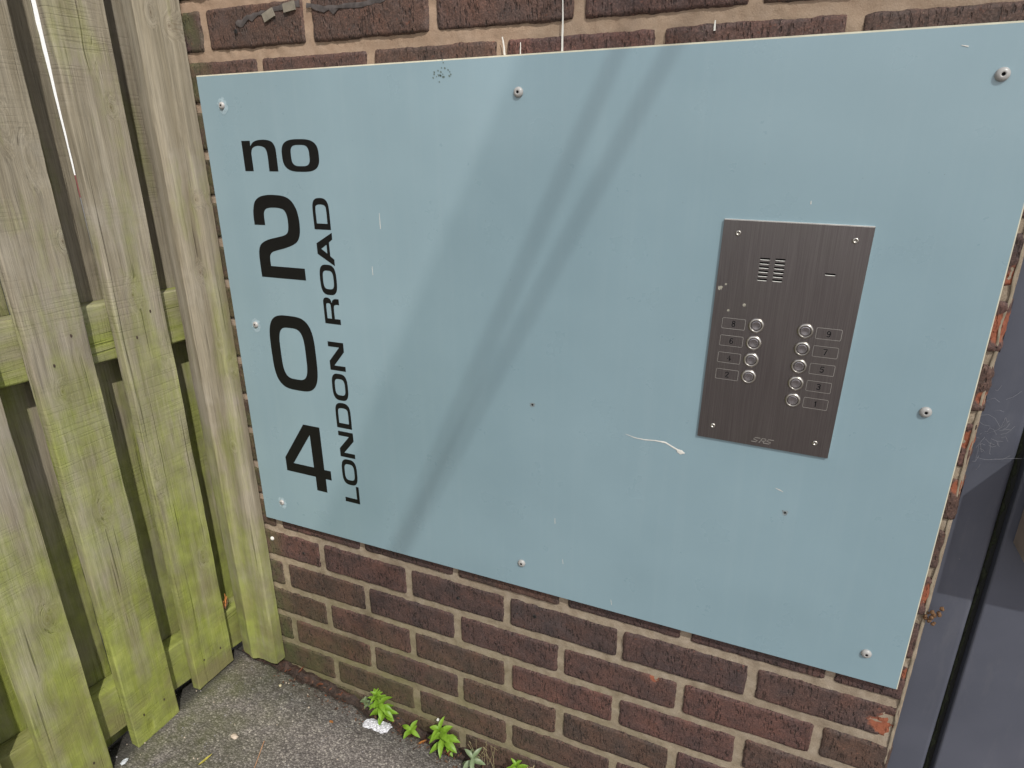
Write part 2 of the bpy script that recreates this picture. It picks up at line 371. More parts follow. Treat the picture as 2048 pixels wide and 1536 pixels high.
# mortar bed
mv, mf = [], []
def mgrid(x0, x1, z0, z1, st, amp):
    b = len(mv); nu = max(1, int((x1 - x0) / st)); nv = max(1, int((z1 - z0) / st))
    for j in range(nv + 1):
        for i in range(nu + 1):
            x = x0 + (x1 - x0) * i / nu; z = z0 + (z1 - z0) * j / nv
            y = .0030 + amp * (.0013 * n3(x, z, 2, 60) + .0009 * n3(x, z, 6, 200) + .0012 * n3(x * .3, z, 9, 40))
            mv.append((x, y, z))
    for j in range(nv):
        for i in range(nu): a = b + j * (nu + 1) + i; mf.append((a, a + 1, a + nu + 2, a + nu + 1))
mgrid(-.06, XE - .001, .84, 1.08, .0035, 1); mgrid(-.06, XE - .001, -.45, .06, .0035, 1); mgrid(-.06, .01, .06, .84, .004, 1); mgrid(1.11, XE - .001, .06, .84, .0035, 1)
mgrid(.01, 1.11, .06, .84, .2, 0); mgrid(-.150, -.06, -.6, 2.4, .3, 0); mgrid(-.06, XE - .001, 1.08, 2.4, .3, 0); mgrid(-.06, XE - .001, -.6, -.45, .3, 0)
V, F, I = join((BV, BF), (mv, mf, 1))
I = BI + [1] * len(mf)
wall = thing('brick_wall', 'dark purple-brown brick wall with pale sandy mortar behind the blue-grey panel', 'wall', (0, 0, -.4))
bw = obj('brickwork', V, F, [BR, MO, ORG], wall, smooth=True, midx=I)
cb = bw.data.attributes.new('chip', 'FLOAT', 'POINT'); cb.data.foreach_set('value', CH + [0.0] * (len(bw.data.vertices) - len(CH)))
ca = bw.data.attributes.new('tone', 'FLOAT', 'CORNER')
ca.data.foreach_set('value', TONE + [.5] * (len(bw.data.loops) - len(TONE)))
v, f = box(-.150, XE - .004, .02, .24, -.6, 2.4); obj('wall_core', v, f, MO, wall)
# ragged sealant bead between brickwork and door frame
sv, sf = [], []; N = 420
for i in range(N + 1):
    z = -.5 + 1.9 * i / N; w = .0012 + .003 * n3(0, z, 1, 9) + .0022 * n3(0, z, 2, 37)
    xl = XE - .006 + .002 * n3(1, z, 3, 31)
    for t, yy in ((0, .001 + .002 * n3(2, z, 1, 60)), (.4, -.0005 + .002 * n3(3, z, 1, 70)), (.8, .005), (1, .0165)): sv.append((xl + (w + .004) * t, yy, z))
    if i:
        a = (i - 1) * 4
        for k_ in range(3): sf.append((a + k_, a + k_ + 1, a + k_ + 5, a + k_ + 4))
obj('sealant_bead', sv, sf, SEAL, wall, smooth=True)
def smear(name, pts, w, mat, parent, y=-.0022, rag=.5, label=None):
    """thin irregular deposit following pts [(x,z)] with half-width w (list or number)"""
    vv, ff = [], []; n_ = len(pts); P = []
    for i in range(n_ - 1):
        for t in range(6): q = t / 6; P.append((pts[i][0] * (1 - q) + pts[i + 1][0] * q, pts[i][1] * (1 - q) + pts[i + 1][1] * q, i + q))
    P.append((*pts[-1], n_ - 1))
    for i, (x, z, s) in enumerate(P):
        a = P[max(0, i - 1)]; b = P[min(len(P) - 1, i + 1)]; d = Vector((b[0] - a[0], b[1] - a[1])).normalized(); nn = Vector((-d.y, d.x))
        ww = w if not isinstance(w, (list, tuple)) else w[int(s)] * (1 - s % 1) + w[min(int(s) + 1, n_ - 1)] * (s % 1)
        l = ww * (1 + rag * n3(x, z, 1, 300)); r_ = ww * (1 + rag * n3(x, z, 5, 300))
        vv += [(x + nn.x * l, y, z + nn.y * l), (x, y - min(ww * .3, .0006), z), (x - nn.x * r_, y, z - nn.y * r_)]
        if i: q = (i - 1) * 3; ff += [(q, q + 1, q + 4, q + 3), (q + 1, q + 2, q + 5, q + 4)]
    return obj(name, vv, ff, mat, parent, smooth=True, label=label)
GRS = plain('grey_cement_smear', (.068, .058, .056), .85, var=.4, sc=120)
smear('paint_drip', [(.612, 1.02), (.612, .95), (.613, .91), (.613, .872)], [.0010, .0006, .0010, .0015], WHT, wall)
smear('paint_drip', [(.529, .895), (.531, .885), (.532, .872)], [.0008, .0012, .0015], WHT, wall)
smear('paint_drip', [(.555, .887), (.555, .873)], [.0007, .0009], WHT, wall)
smear('paint_drip', [(.80, .895), (.8, .884)], [.0007, .0012], WHT, wall)
smear('cement_smear', [(.072, .942), (.11, .951), (.16, .957), (.20, .961)], [.004, .005, .003, .004], GRS, wall, y=-.0014, rag=1.6)
smear('cement_smear', [(.212, .957), (.26, .948), (.32, .951), (.36, .957)], [.003, .004, .003, .003], GRS, wall, y=-.0014, rag=1.6)
TAPE = plain('old_sticker', (.19, .17, .135), .7, var=.3)
for cx, cz, a in ((.140, .949, .35), (.181, .957, .12)):
    c_, s_ = math.cos(a), math.sin(a); pts = [(-.011, -.006), (.011, -.006), (.011, .006), (-.011, .006)]
    vv = [(cx + p * c_ - q * s_, -.0042 + dy + .0008 * math.sin(i * 3), cz + p * s_ + q * c_) for dy in (0, .0025) for i, (p, q) in enumerate(pts)]
    obj('sticker_remnant', vv, [(0, 1, 2, 3), (4, 5, 6, 7), (0, 4, 5, 1), (1, 5, 6, 2), (2, 6, 7, 3), (3, 7, 4, 0)], TAPE, wall)
def disc(cx, cz, y, r, seg=14, rag=0, ry=1):
    v = [(cx, y, cz)] + [(cx + r * (1 + rag * n3(cx + i, cz, 0, 9)) * math.cos(2 * math.pi * i / seg), y, cz + r * ry * (1 + rag * n3(cx + i, cz, 0, 9)) * math.sin(2 * math.pi * i / seg)) for i in range(seg)]
    return v, [(0, 1 + (i + 1) % seg, 1 + i) for i in range(seg)]
for cx, cz, r in ((.070, .932, .0028), (.059, -.039, .0026), (.426, -.038, .0028), (.582, -.029, .0030)):
    v1, f1 = disc(cx, cz, -.0026, r); v0, f0 = disc(cx, cz, -.0018, r * 1.25, rag=.5)
    V, F, I = join((v0, f0, 0), (v1, f1, 1)); obj('drill_hole', V, F, [GRS, DRK], wall, midx=I)
def lathe(cx, cz, y0, prof, seg=24):
    """prof: [(r, y towards the viewer)] outside in, around an axis along y"""
    v, f = [], []
    for r, h in prof:
        for i in range(seg): a = 2 * math.pi * i / seg; v.append((cx + r * math.cos(a), y0 - h, cz + r * math.sin(a)))
    for k_ in range(len(prof) - 1):
        for i in range(seg): j = (i + 1) % seg; f.append((k_ * seg + i, k_ * seg + j, (k_ + 1) * seg + j, (k_ + 1) * seg + i))
    f.append(tuple(range((len(prof) - 1) * seg, len(prof) * seg)))
    return v, f
v, f = lathe(-.024, -.025, 0, [(.0045, -.002), (.0045, .002), (.003, .0035), (.001, .004)], 12); obj('wall_screw', v, f, WHT, wall, smooth=True)

# ------------------------------------------------------------------ sign panel
YP = -.0125
panel = thing('sign_panel', 'large blue-grey panel with black lettering bolted to the dark brick wall', 'sign', (.558, -.004, .454))
X0, X1, Z0, Z1 = -.019, 1.136, .036, .872
def slab(x0, x1, z0, z1, yb, yf, n_=90):
    # front sheet, cream core edge showing round it
    v, f, I = join((box(x0, x1, yf + .0011, yb, z0, z1)[0], box(x0, x1, 0, 1, z0, z1)[1], 1), (box(x0 + .0011, x1 - .0014, yf, yf + .0013, z0 + .0008, z1 - .0019)[0], box(0, 1, 0, 1, 0, 1)[1], 0))
    return v, f, I
v, f, I = slab(X0, X1, Z0, Z1, -.0035, YP)
obj('board', v, f, [PA, EDG], panel, midx=I)
def crom(pts, sub=7):
    """closed contour; points (x,z) smooth, (x,z,1) corners"""
    n_ = len(pts); out = []
    for i in range(n_):
        p1, p2 = pts[i], pts[(i + 1) % n_]
        p0 = pts[i - 1] if len(p1) < 3 else p1; p3 = pts[(i + 2) % n_] if len(p2) < 3 else p2
        if len(p1) > 2 and len(p2) > 2: out.append(p1[:2]); continue
        for s in range(sub):
            t = s / sub; q = []
            for k_ in (0, 1):
                a, b, c, d = p0[k_], p1[k_], p2[k_], p3[k_]
                q.append(.5 * (2 * b + (c - a) * t + (2 * a - 5 * b + 4 * c - d) * t * t + (-a + 3 * b - 3 * c + d) * t ** 3))
            out.append(tuple(q))
    return out
def flat(name, loops, y, mat, parent, depth=.00035, label=None, walls=True):
    """flat shape with holes in the wall plane: loops[0] outer, the rest holes"""
    L3 = [[Vector((p[0], p[1], 0)) for p in l] for l in loops]
    tris = tessellate_polygon(L3); P = [p for l in loops for p in l]
    v = [(p[0], y - depth, p[1]) for p in P]; f = []
    for t in tris:
        a, b, c = (P[i] for i in t)
        cr = (b[0] - a[0]) * (c[1] - a[1]) - (b[1] - a[1]) * (c[0] - a[0])
        f.append(tuple(t) if cr > 0 else tuple(reversed(t)))
    if walls:
        b0 = len(v); v += [(p[0], y, p[1]) for p in P]; s = 0
        for l in loops:
            for i in range(len(l)): a = s + i; b = s + (i + 1) % len(l); f.append((a, b, b0 + b, b0 + a))
            s += len(l)
    return obj(name, v, f, mat, parent, label=label)
mm = lambda l: [tuple(c / 1000 if i < 2 else c for i, c in enumerate(p)) for p in l]
def sup(cx, cz, a, b, e=3.2, n_=56):
    o = []
    for i in range(n_):
        t = 2 * math.pi * i / n_; c, s = math.cos(t), math.sin(t)
        o.append((cx + a * math.copysign(abs(c) ** (2 / e), c), cz + b * math.copysign(abs(s) ** (2 / e), s)))
    return o
YV = YP
flat('letter', [crom(mm([(59.8, 771.2, 1), (78.0, 771.2, 1), (77.6, 762.7, 1), (84, 768.6), (95.4, 772), (111.1, 772.4), (123.6, 769.2), (129.6, 761), (130.4, 749.5), (130.4, 724, 1), (111.7, 724, 1), (111.8, 750), (108.4, 759.6), (99.0, 763.2), (88.4, 762.6), (81, 759), (78, 752), (77.8, 745.8), (77.9, 724, 1), (59.8, 724, 1)]))], YV, BLK, panel, label='black lower-case letter n')
flat('letter', [sup(.1790, .7482, .0369, .0245, 3.0), sup(.1789, .7482, .0185, .0160, 3.4)], YV, BLK, panel, label='black lower-case letter o at the top')
flat('digit', [crom(mm([(63.4, 636.6, 1), (63.5, 650.0), (65.3, 662.3), (70.8, 674.9), (81.8, 682.6), (98, 686.2), (118.3, 686.6), (136.0, 684.6), (148.4, 678.6), (157, 667.0), (160.7, 653.2), (161.3, 637), (158.9, 623.0), (152.8, 612.6), (142.1, 605.9), (125.1, 600), (108.2, 595.6), (95.2, 591.6), (89.2, 585.8), (87.6, 577.7), (87.5, 567.2, 1), (161.3, 567.2, 1), (161.3, 547, 1), (63.8, 547, 1), (63.6, 563.3), (64.2, 584.9), (67.3, 597.6), (74.5, 605.8), (89.2, 612.4), (109.1, 617.1), (125.6, 621.2), (133.8, 626.4), (136.9, 636.3), (137.1, 650.4), (133.7, 660.8), (125.3, 665.3), (109.5, 666.2), (95.7, 664.6), (89.3, 660.0), (87, 652.8), (86.8, 636.8, 1)]))], YV, BLK, panel, label='tall black digit 2')
flat('digit', [sup(.1124, .4095, .0512, .0708, 3.4), sup(.1120, .4092, .0288, .0489, 3.6)], YV, BLK, panel, label='tall black digit 0')
flat('digit', [mm([(113.4, 270.0), (151.4, 270.0), (151.5, 181.5), (166.5, 181.5), (166.5, 162), (152.5, 162), (152.5, 132.4), (128.3, 132.4), (128.3, 162), (58.0, 162), (58.0, 191.1)]), mm([(126.3, 250.5), (126.8, 181.6), (77.4, 181.6)])], YV, BLK, panel, label='tall black digit 4')
# LONDON ROAD reading upwards: s along +z, t (cap height) along -x
def up(zs, xb, loops, label):
    flat('letter', [[(xb - t, zs + s) for s, t in l][::-1] for l in loops], YV, BLK, panel, label=label)
H = .0330
def rr(s0, s1, t0, t1, e=3.1, n_=44): return sup((s0 + s1) / 2, (t0 + t1) / 2, (s1 - s0) / 2, (t1 - t0) / 2, e, n_)
def O_(z0, z1, xb, l): up(z0, xb, [rr(0, z1 - z0, -.0006, H + .0006), rr(.0098, z1 - z0 - .0098, .0055, H - .0055, 3.4)], l)
def N_(z0, z1, xb, l):
    w = z1 - z0; a = .0089
    up(z0, xb, [[(0, 0), (a, 0), (a, .0235), (w - .0165, 0), (w, 0), (w, H), (w - a, H), (w - a, .0095), (.0165, H), (0, H)]], l)
def D_(z0, z1, xb, l):
    w = z1 - z0
    out = crom([(0, 0, 1), (w * .62, 0), (w * .86, .0020), (w * .975, .0080), (w, H * .5), (w * .975, H - .0080), (w * .86, H - .0020), (w * .62, H), (0, H, 1)], 5)
    inn = crom([(.0095, .0057, 1), (w * .62, .0057), (w * .76, .0078), (w * .80, H * .5), (w * .76, H - .0078), (w * .62, H - .0057), (.0095, H - .0057, 1)], 5)
    up(z0, xb, [out, inn], l)
up(.1240, .2284, [[(0, 0), (.0364, 0), (.0362, .0060), (.0092, .0060), (.0092, H), (0, H)]], 'letter L starting the vertical word at the bottom')
O_(.1620, .2153, .2278, 'first letter O from the bottom'); N_(.2197, .2716, .2276, 'first letter N from the bottom'); D_(.2789, .3286, .2270, 'letter D in the lower word')
O_(.3335, .3843, .2264, 'second letter O from the bottom'); N_(.3903, .4426, .2262, 'second letter N from the bottom')
w = .0460
up(.4752, .2260, [crom([(0, 0, 1), (.0092, 0, 1), (.0092, .0118, 1), (.026, .0118), (.0325, .0105), (.0345, .006), (.0345, 0, 1), (.0443, 0, 1), (.0443, .0075), (.0415, .0130), (.0370, .0152), (.0425, .0172), (.0455, .0225), (.0450, .0290), (.0405, .0325), (.033, H), (0, H, 1)], 5),
                  crom([(.0092, .0178, 1), (.0300, .0178), (.0352, .0190), (.0362, .0225), (.0350, .0262), (.0300, .0274), (.0092, .0274, 1)], 5)], 'letter R starting the upper word')
O_(.5258, .5770, .2255, 'letter O in the upper word')
up(.5757, .2256, [[(0, 0), (.0105, 0), (.0158, .0074), (.0382, .0074), (.0434, 0), (.0540, 0), (.0358, H), (.0185, H)], [(.0196, .0128), (.0271, .0245), (.0344, .0128)]], 'letter A in the upper word')
D_(.6342, .6840, .2250, 'last letter D at the top of the vertical words')
# bolts
def bolt(cx, cz, lab, ring):
    q = .86 if ring else 1.0
    v, f = lathe(cx, cz, YP, [(r_ * q, h_ * q) for r_, h_ in ((.0068, -.001), (.0068, .0007), (.0064, .0022), (.0050, .0036), (.0032, .0042), (.0018, .0043), (.0017, .0025), (.0003, .0022))], 24)
    b_ = obj('bolt', v, f, [BOLT, INK], panel, smooth=True, label=lab)
    mi = [0] * len(b_.data.polygons)
    for i in range(24 * 5, len(mi)): mi[i] = 1
    b_.data.polygons.foreach_set('material_index', mi)
    if ring:
        v, f = disc(cx + .001, cz - .001, YP - .0003, .0105, 22, .35, 1.25); obj('worn_ring', v, f, HALO, b_)
HALO = plain('rubbed_laminate', (.29, .385, .43), .3, var=.25, sc=260)
for cx, cz, l, r in ((.0293, .8255, 'bolt in the upper left corner', 1), (.032, .4563, 'bolt halfway down the left edge', 1), (.0318, .0831, 'bolt in the lower left corner', 1), (.5565, .8267, 'bolt in the middle of the top edge', 0), (.5612, .0863, 'bolt in the middle of the bottom edge', 0), (1.089, .8242, 'bolt in the upper right corner', 0), (1.0916, .4542, 'bolt halfway down the right edge', 0), (1.0892, .0842, 'bolt in the lower right corner', 0)): bolt(cx, cz, l, r)
for cx, cz in ((.5792, .3835), (.9566, .2814)):
    v0, f0 = disc(cx, cz, YP - .0003, .0042, 16, .6); v1, f1 = disc(cx, cz, YP - .0005, .0018, 10, .4)
    V, F, I = join((v0, f0, 0), (v1, f1, 1)); obj('filled_hole', V, F, [plain('filler', (.19, .22, .23), .7, var=.5, sc=400), DRK], panel, midx=I)
smear('scratch', [(.7276, .3600), (.742, .3565), (.757, .3560), (.772, .3575), (.786, .3571), (.797, .352), (.806, .3475)], [.0003, .0006, .0008, .0008, .0012, .001, .0016], WHT, panel, YP - .0004, .4, label='white curved trail of bird mess')
smear('scratch', [(.804, .3478), (.809, .3462), (.8145, .3450)], [.0018, .0038, .0012], WHT, panel, YP - .0005, .5)
smear('scratch', [(.940, .3163), (.9459, .3143), (.950, .3125)], [.0003, .0007, .0003], WHT, panel, YP - .0004)
for p in ([(.930, .697), (.9302, .693)], [(.3215, .664), (.3215, .640)], [(.72, .060), (.722, .050)], [(.635, .115), (.636, .106)], [(1.048, .8530), (1.0545, .8515)], [(.30, .58), (.3002, .566)], [(.62, .19), (.6203, .18)]):
    smear('scratch', p, [.0003, .0005], WHT, panel, YP - .0004, .7)
random.seed(3)
sm = [disc(.441 + random.gauss(0, .007), .855 + random.gauss(0, .005), YP - .0003, random.uniform(.0007, .0014), 7, .4) for _ in range(22)]
V, F, I = join(*sm); obj('dirt_specks', V, F, plain('grime', (.11, .15, .14), .8), panel)

# ------------------------------------------------------------------ intercom plate
YI = YP - .0030
IC = Vector((.9155, 0, .5237)); TH = R(-1.05)
def rot(u, v): return (IC.x + u * math.cos(TH) - v * math.sin(TH), IC.z + u * math.sin(TH) + v * math.cos(TH))
def loc(x, z):
    x -= IC.x; z -= IC.z; return (x * math.cos(TH) + z * math.sin(TH), -x * math.sin(TH) + z * math.cos(TH))
inter = thing('intercom', 'brushed steel door-entry plate with nine call buttons on the blue-grey panel', 'intercom', (IC.x, YP, IC.z))
def slot(cu, cv, w, h, n_=6):
    o = []; r = h / 2
    for sg, c0 in ((1, w / 2 - r), (-1, -w / 2 + r)):
        for i in range(n_ + 1): a = -math.pi / 2 + math.pi * i / n_; o.append((cu + c0 + sg * r * math.cos(a), cv + sg * r * math.sin(a)))
    return o
def rrect(cu, cv, w, h, r, n_=4):
    o = []
    for qx, qy, a0 in ((1, 1, 0), (-1, 1, 90), (-1, -1, 180), (1, -1, 270)):
        for i in range(n_ + 1): a = R(a0 + 90 * i / n_); o.append((cu + qx * (w / 2 - r) + r * math.cos(a), cv + qy * (h / 2 - r) + r * math.sin(a)))
    return o
LINE = mat_steel('engraved_line_and_lit_edge', (.55, .53, .50), (.70, .68, .64), .45, (30, 30, 30))
holes = []
for r_ in range(6):
    for cx in (.8881, .9057):
        u, v_ = loc(cx - .0000 - r_ * .0001, .6270 - r_ * .00514); holes.append(slot(u, v_, .0120, .0025))
u, v_ = loc(.9630, .6129); holes.append(slot(u, v_, .0122, .0023))
outer = rrect(0, 0, .1664, .2965, .0008, 2)
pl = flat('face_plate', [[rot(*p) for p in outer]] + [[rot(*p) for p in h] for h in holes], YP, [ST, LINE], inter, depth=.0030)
nw = sum(len(h) for h in holes) + len(outer); pl.data.polygons.foreach_set('material_index', [0] * (len(pl.data.polygons) - nw) + [1] * nw)  # slot and rim walls get a brighter steel, painting in their lit edges
ev, ef = [], []  # painted highlights: bright strips under each slot and along the plate's top edge
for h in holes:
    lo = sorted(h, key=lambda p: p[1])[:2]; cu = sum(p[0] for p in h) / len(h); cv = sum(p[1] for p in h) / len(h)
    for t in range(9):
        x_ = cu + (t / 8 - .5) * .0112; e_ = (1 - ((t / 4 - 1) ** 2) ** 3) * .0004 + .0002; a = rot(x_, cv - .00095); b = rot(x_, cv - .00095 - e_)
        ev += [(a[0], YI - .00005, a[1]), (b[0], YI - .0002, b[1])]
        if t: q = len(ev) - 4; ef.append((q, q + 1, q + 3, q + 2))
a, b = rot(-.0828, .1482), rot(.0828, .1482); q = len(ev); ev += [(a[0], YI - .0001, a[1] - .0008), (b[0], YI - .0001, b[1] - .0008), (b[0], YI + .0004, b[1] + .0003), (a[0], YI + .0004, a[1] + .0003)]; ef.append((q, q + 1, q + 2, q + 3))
obj('painted_highlights', ev, ef, plain('edge_highlight', (.72, .70, .66), .45, metal=.3), inter)
bk = [rot(*p) for p in rrect(-.0185, .0905, .036, .036, .001)]; flat('speaker_recess', [bk], YP, DRK, inter, depth=.0002)
bk = [rot(*loc(.963 + dx, .6129 + dz)) for dx, dz in ((-.009, -.003), (.009, -.003), (.009, .003), (-.009, .003))]; flat('microphone_recess', [bk], YP, DRK, inter, depth=.0002)
DIG = {'1': [[(-.12, .28), (.04, .5), (.04, -.5)]],
 '2': [[(-.3, .25), (-.22, .44), (0, .5), (.22, .44), (.3, .25), (.22, .03), (-.12, -.25), (-.3, -.5), (.32, -.5)]],
 '3': [[(-.28, .42), (0, .5), (.24, .42), (.28, .22), (.15, .05), (-.05, .03)], [(-.05, .03), (.2, -.02), (.3, -.22), (.2, -.44), (0, -.5), (-.3, -.42)]],
 '4': [[(.12, -.5), (.12, .5), (-.32, -.2), (.34, -.2)]],
 '5': [[(.28, .5), (-.24, .5), (-.28, .06), (0, .12), (.24, .04), (.3, -.2), (.2, -.42), (0, -.5), (-.3, -.42)]],
 '6': [[(.24, .44), (0, .5), (-.22, .38), (-.3, .05), (-.28, -.3), (-.12, -.5), (.12, -.5), (.3, -.3), (.28, -.08), (.1, .06), (-.12, .04), (-.28, -.14)]],
 '7': [[(-.32, .5), (.32, .5), (.1, .05), (-.08, -.5)]],
 '8': [[(0, .05), (-.22, .14), (-.26, .34), (-.12, .5), (.12, .5), (.26, .34), (.22, .14), (0, .05), (-.26, -.08), (-.3, -.32), (-.14, -.5), (.14, -.5), (.3, -.32), (.26, -.08), (0, .05)]],
 '9': [[(-.24, -.44), (0, -.5), (.22, -.38), (.3, -.05), (.28, .3), (.12, .5), (-.12, .5), (-.3, .3), (-.28, .08), (-.1, -.06), (.12, -.04), (.28, .14)]]}
def strokes(name, lines, cu, cv, sx_, sz_, w, mat, parent, y, depth=.00015, label=None, slant=0):
    V, F = [], []
    for ln in lines:
        P = [Vector((cu + p[0] * sx_ + p[1] * slant * sz_, cv + p[1] * sz_)) for p in ln]
        for i, p in enumerate(P):
            d = (P[min(i + 1, len(P) - 1)] - P[max(i - 1, 0)]).normalized(); nn = Vector((-d.y, d.x)) * w / 2
            e = d * w / 2 if i in (0, len(P) - 1) else Vector((0, 0)); e = -e if i == 0 else e
            for q in (p + nn + e, p - nn + e): r_ = rot(*q); V.append((r_[0], y - depth, r_[1]))
            if i: a = len(V) - 4; F.append((a, a + 1, a + 3, a + 2))
    return obj(name, V, F, mat, parent, label=label)
def button(cx, cz, num, lx, lz):
    nm = 'call button for flat %s' % num
    v, f = lathe(cx, cz, YI, [(.0062, .0002), (.0062, .0020), (.0057, .0024), (.0045, .0022), (.0020, .0019), (.0003, .0018)], 32)
    b_ = obj('call_button', v, f, STB, inter, smooth=True, label=nm)
    v, f = lathe(cx, cz, YI, [(.0098, .0), (.0097, .0010), (.0086, .0026), (.0070, .0029), (.0066, .0024), (.0066, .0004)], 32)
    obj('bezel', v, f[:-1], STR, b_, smooth=True)
    u, v_ = loc(lx, lz)
    fr = flat('number_frame', [[rot(*p) for p in rrect(u, v_, .0288, .0143, .0016)], [rot(*p) for p in rrect(u, v_, .0280, .0135, .0012)]], YI, LINE, inter, depth=.0002, label='frame around number %s' % num)
    strokes('number', DIG[num], u, v_, (.0060), .0070, .00115, INK, fr, YI, label='engraved number %s' % num)
for i, num in enumerate('8642'):
    button(.8879 - i * .00042, .5422 - i * .02315, num, .8602 - i * .00030, .5417 - i * .02325)
for i, num in enumerate('97531'):
    button(.9457 - i * .00050, .5410 - i * .02320, num, .9724 - i * .00042, .5397 - i * .02315)
for cx, cz, l in ((.8532, .6567, 'upper left plate screw'), (.9834, .6536, 'upper right plate screw'), (.8488, .3957, 'lower left plate screw'), (.978, .3927, 'lower right plate screw')):
    v, f = lathe(cx, cz, YI, [(.0036, .0), (.0035, .0006), (.0028, .0013), (.0016, .0014), (.0014, .0002), (.0003, .0001)], 20)
    s_ = obj('plate_screw', v, f, STR, inter, smooth=True, label=l)
SRSL = [[(-.95, -.4), (-.55, -.42), (-.42, -.15), (-.86, .08), (-.72, .42), (-.28, .42)],
        [(-.2, -.45), (-.05, .42), (.28, .42), (.36, .15), (.22, -.02), (-.1, -.03)], [(.08, -.03), (.28, -.45)],
        [(.36, -.4), (.76, -.42), (.9, -.15), (.46, .08), (.6, .42), (1.05, .42)]]
u, v_ = loc(.9140, .3846); strokes('maker_mark', SRSL, u, v_, .0128, .0075, .0010, LINE, inter, YI, slant=.2, label='small raised letters SRS')
SMUDGE = plain('pale_reflection_smudge', (.30, .28, .23), .7, var=.35, sc=500)  # pale spots that paint smudged reflections onto the plate
for cx, cz, r in ((.8390, .5872, .0026), (.8455, .5925, .0013), (.8705, .5675, .0020), (.8520, .5588, .0015)):
    v, f = disc(cx, cz, YI - .0002, r, 14, .8); obj('reflection_smudge', v, f, SMUDGE, inter)

# ------------------------------------------------------------------ fence
fence = thing('timber_fence', 'weathered double-sided timber board fence greened with algae beside the brick wall', 'fence', (-.16, -.4, -.36))
def sweep(name, prof, z0, z1, mat, ax='z', step=.02, wob=.0008, seed=0, parent=None, cutn=.001, lab=None, lean=0, zbot=None):
    """prof: closed (a,b) list; swept along z (a=x,b=y) or along y (a=x,b=z)"""
    n_ = max(3, int(abs(z1 - z0) / step)); V, F = [], []; m = len(prof)
    for k_ in range(n_ + 1):
        t = k_ / n_; s = z0 + (z1 - z0) * t
        for i, (a, b) in enumerate(prof):
            da = wob * n3(seed, s, i * .35, 9) + .4 * wob * n3(seed, s, i * .9, 60); db = wob * n3(seed + 7, s, i * .35, 9) + .5 * wob * n3(seed + 3, s, i * .5, 50)
            sc = s + (cutn * n3(seed, a * 40, b * 40) if k_ in (0, n_) else 0)
            if k_ == 0 and zbot: sc += zbot(a, b)
            p = (a + da, b + db + lean * s, sc) if ax == 'z' else (a + da, sc, b + db + lean * (s - z0))
            V.append(p)
        if k_:
            q = (k_ - 1) * m
            for i in range(m): j = (i + 1) % m; F.append((q + i, q + j, q + m + j, q + m + i))
    F.append(tuple(range(m))[::-1]); F.append(tuple(range(n_ * m, (n_ + 1) * m)))
    return obj(name, V, F, mat, parent, smooth=True, label=lab)
def prect(x0, x1, y0, y1, r=.002, sub=5):
    """rounded rectangle, counter-clockwise in (x, y), edge points added"""
    P = [(x1 - r * .3, y0 + r * .3)]; o = []
    cs = [((x1 - r, y0 + r), -90), ((x1 - r, y1 - r), 0), ((x0 + r, y1 - r), 90), ((x0 + r, y0 + r), 180)]
    for k_, ((cx, cy), a0) in enumerate(cs):
        for i in range(4): a = R(a0 + 30 * i); o.append((cx + r * math.cos(a), cy + r * math.sin(a)))
        nx_, _ = cs[(k_ + 1) % 4]; a1 = R(a0 + 90); p = o[-1]; q = (nx_[0] + r * math.cos(a1), nx_[1] + r * math.sin(a1))
        for i in range(1, sub): o.append((p[0] + (q[0] - p[0]) * i / sub, p[1] + (q[1] - p[1]) * i / sub))
    return o
def smoothfix(o, ang=35):
    try: o.data.shade_smooth(); m = o.modifiers.new('e', 'EDGE_SPLIT'); m.split_angle = R(ang)
    except Exception: pass
ZT = 1.55
NAIL = plain('rusty_nail', (.045, .028, .020), .7)
front = [(-.1555, -.059, -.347), (-.304, -.2085, -.355), (-.452, -.357, -.362), (-.602, -.507, -.368), (-.752, -.657, -.374), (-.902, -.807, -.38), (-1.052, -.957, -.38), (-1.202, -1.107, -.38)]
for k_, (a, b, zb) in enumerate(front):
    lb = ('front board nearest the post', 'second front board from the post', 'third front board from the post')[k_] if k_ < 3 else None
    o = sweep('board', prect(-.161, -.140, a, b, .0026), zb, ZT, WZ, seed=k_ * 3.1, parent=fence, wob=.0014, lab=lb); smoothfix(o)
    if k_ < 4:
        for dy, dz in ((.024, .062), (.068, .058), (.03, .79), (.066, .83)):
            v = []; r_ = .0022
            cy, cz = a + dy + .004 * n3(k_, dy, 0, 5), zb + dz
            v = [(-.1392, cy + r_ * math.cos(t * .785) * (.8 + .3 * n3(t, k_, dz, 3)), cz + r_ * 1.4 * math.sin(t * .785)) for t in range(8)]
            obj('nail_head', v, [tuple(range(8))], NAIL, o)
backs = [(-.078, .045), (-.225, -.1140), (-.375, -.281), (-.525, -.431), (-.675, -.581), (-.825, -.731), (-.975, -.881), (-1.125, -1.031)]
for k_, (a, b) in enumerate(backs):
    o = sweep('rear_board', prect(-.222, -.2025, a, b, .0022), -.36 if k_ else -.35, ZT, WB, seed=40 + k_ * 2.3, parent=fence, wob=.0013, lean=-.020 if k_ == 1 else 0); smoothfix(o)
def rail(zb, zt, y0, y1, sl, name, lab):
    o = sweep(name, prect(-.2015, -.1625, zb - .05 * sl * 0, zt, .004), y0, y1, WR, ax='y', seed=zb * 10 + 3, parent=fence, wob=.0012, lean=sl, lab=lab); smoothfix(o)
rail(-.350, -.246, .045, -1.3, -.118, 'rail', 'bright green lower rail'); rail(.400, .501, .045, -1.3, -.042, 'rail', 'middle rail'); rail(1.18, 1.28, .045, -1.3, -.03, 'rail', 'upper rail')
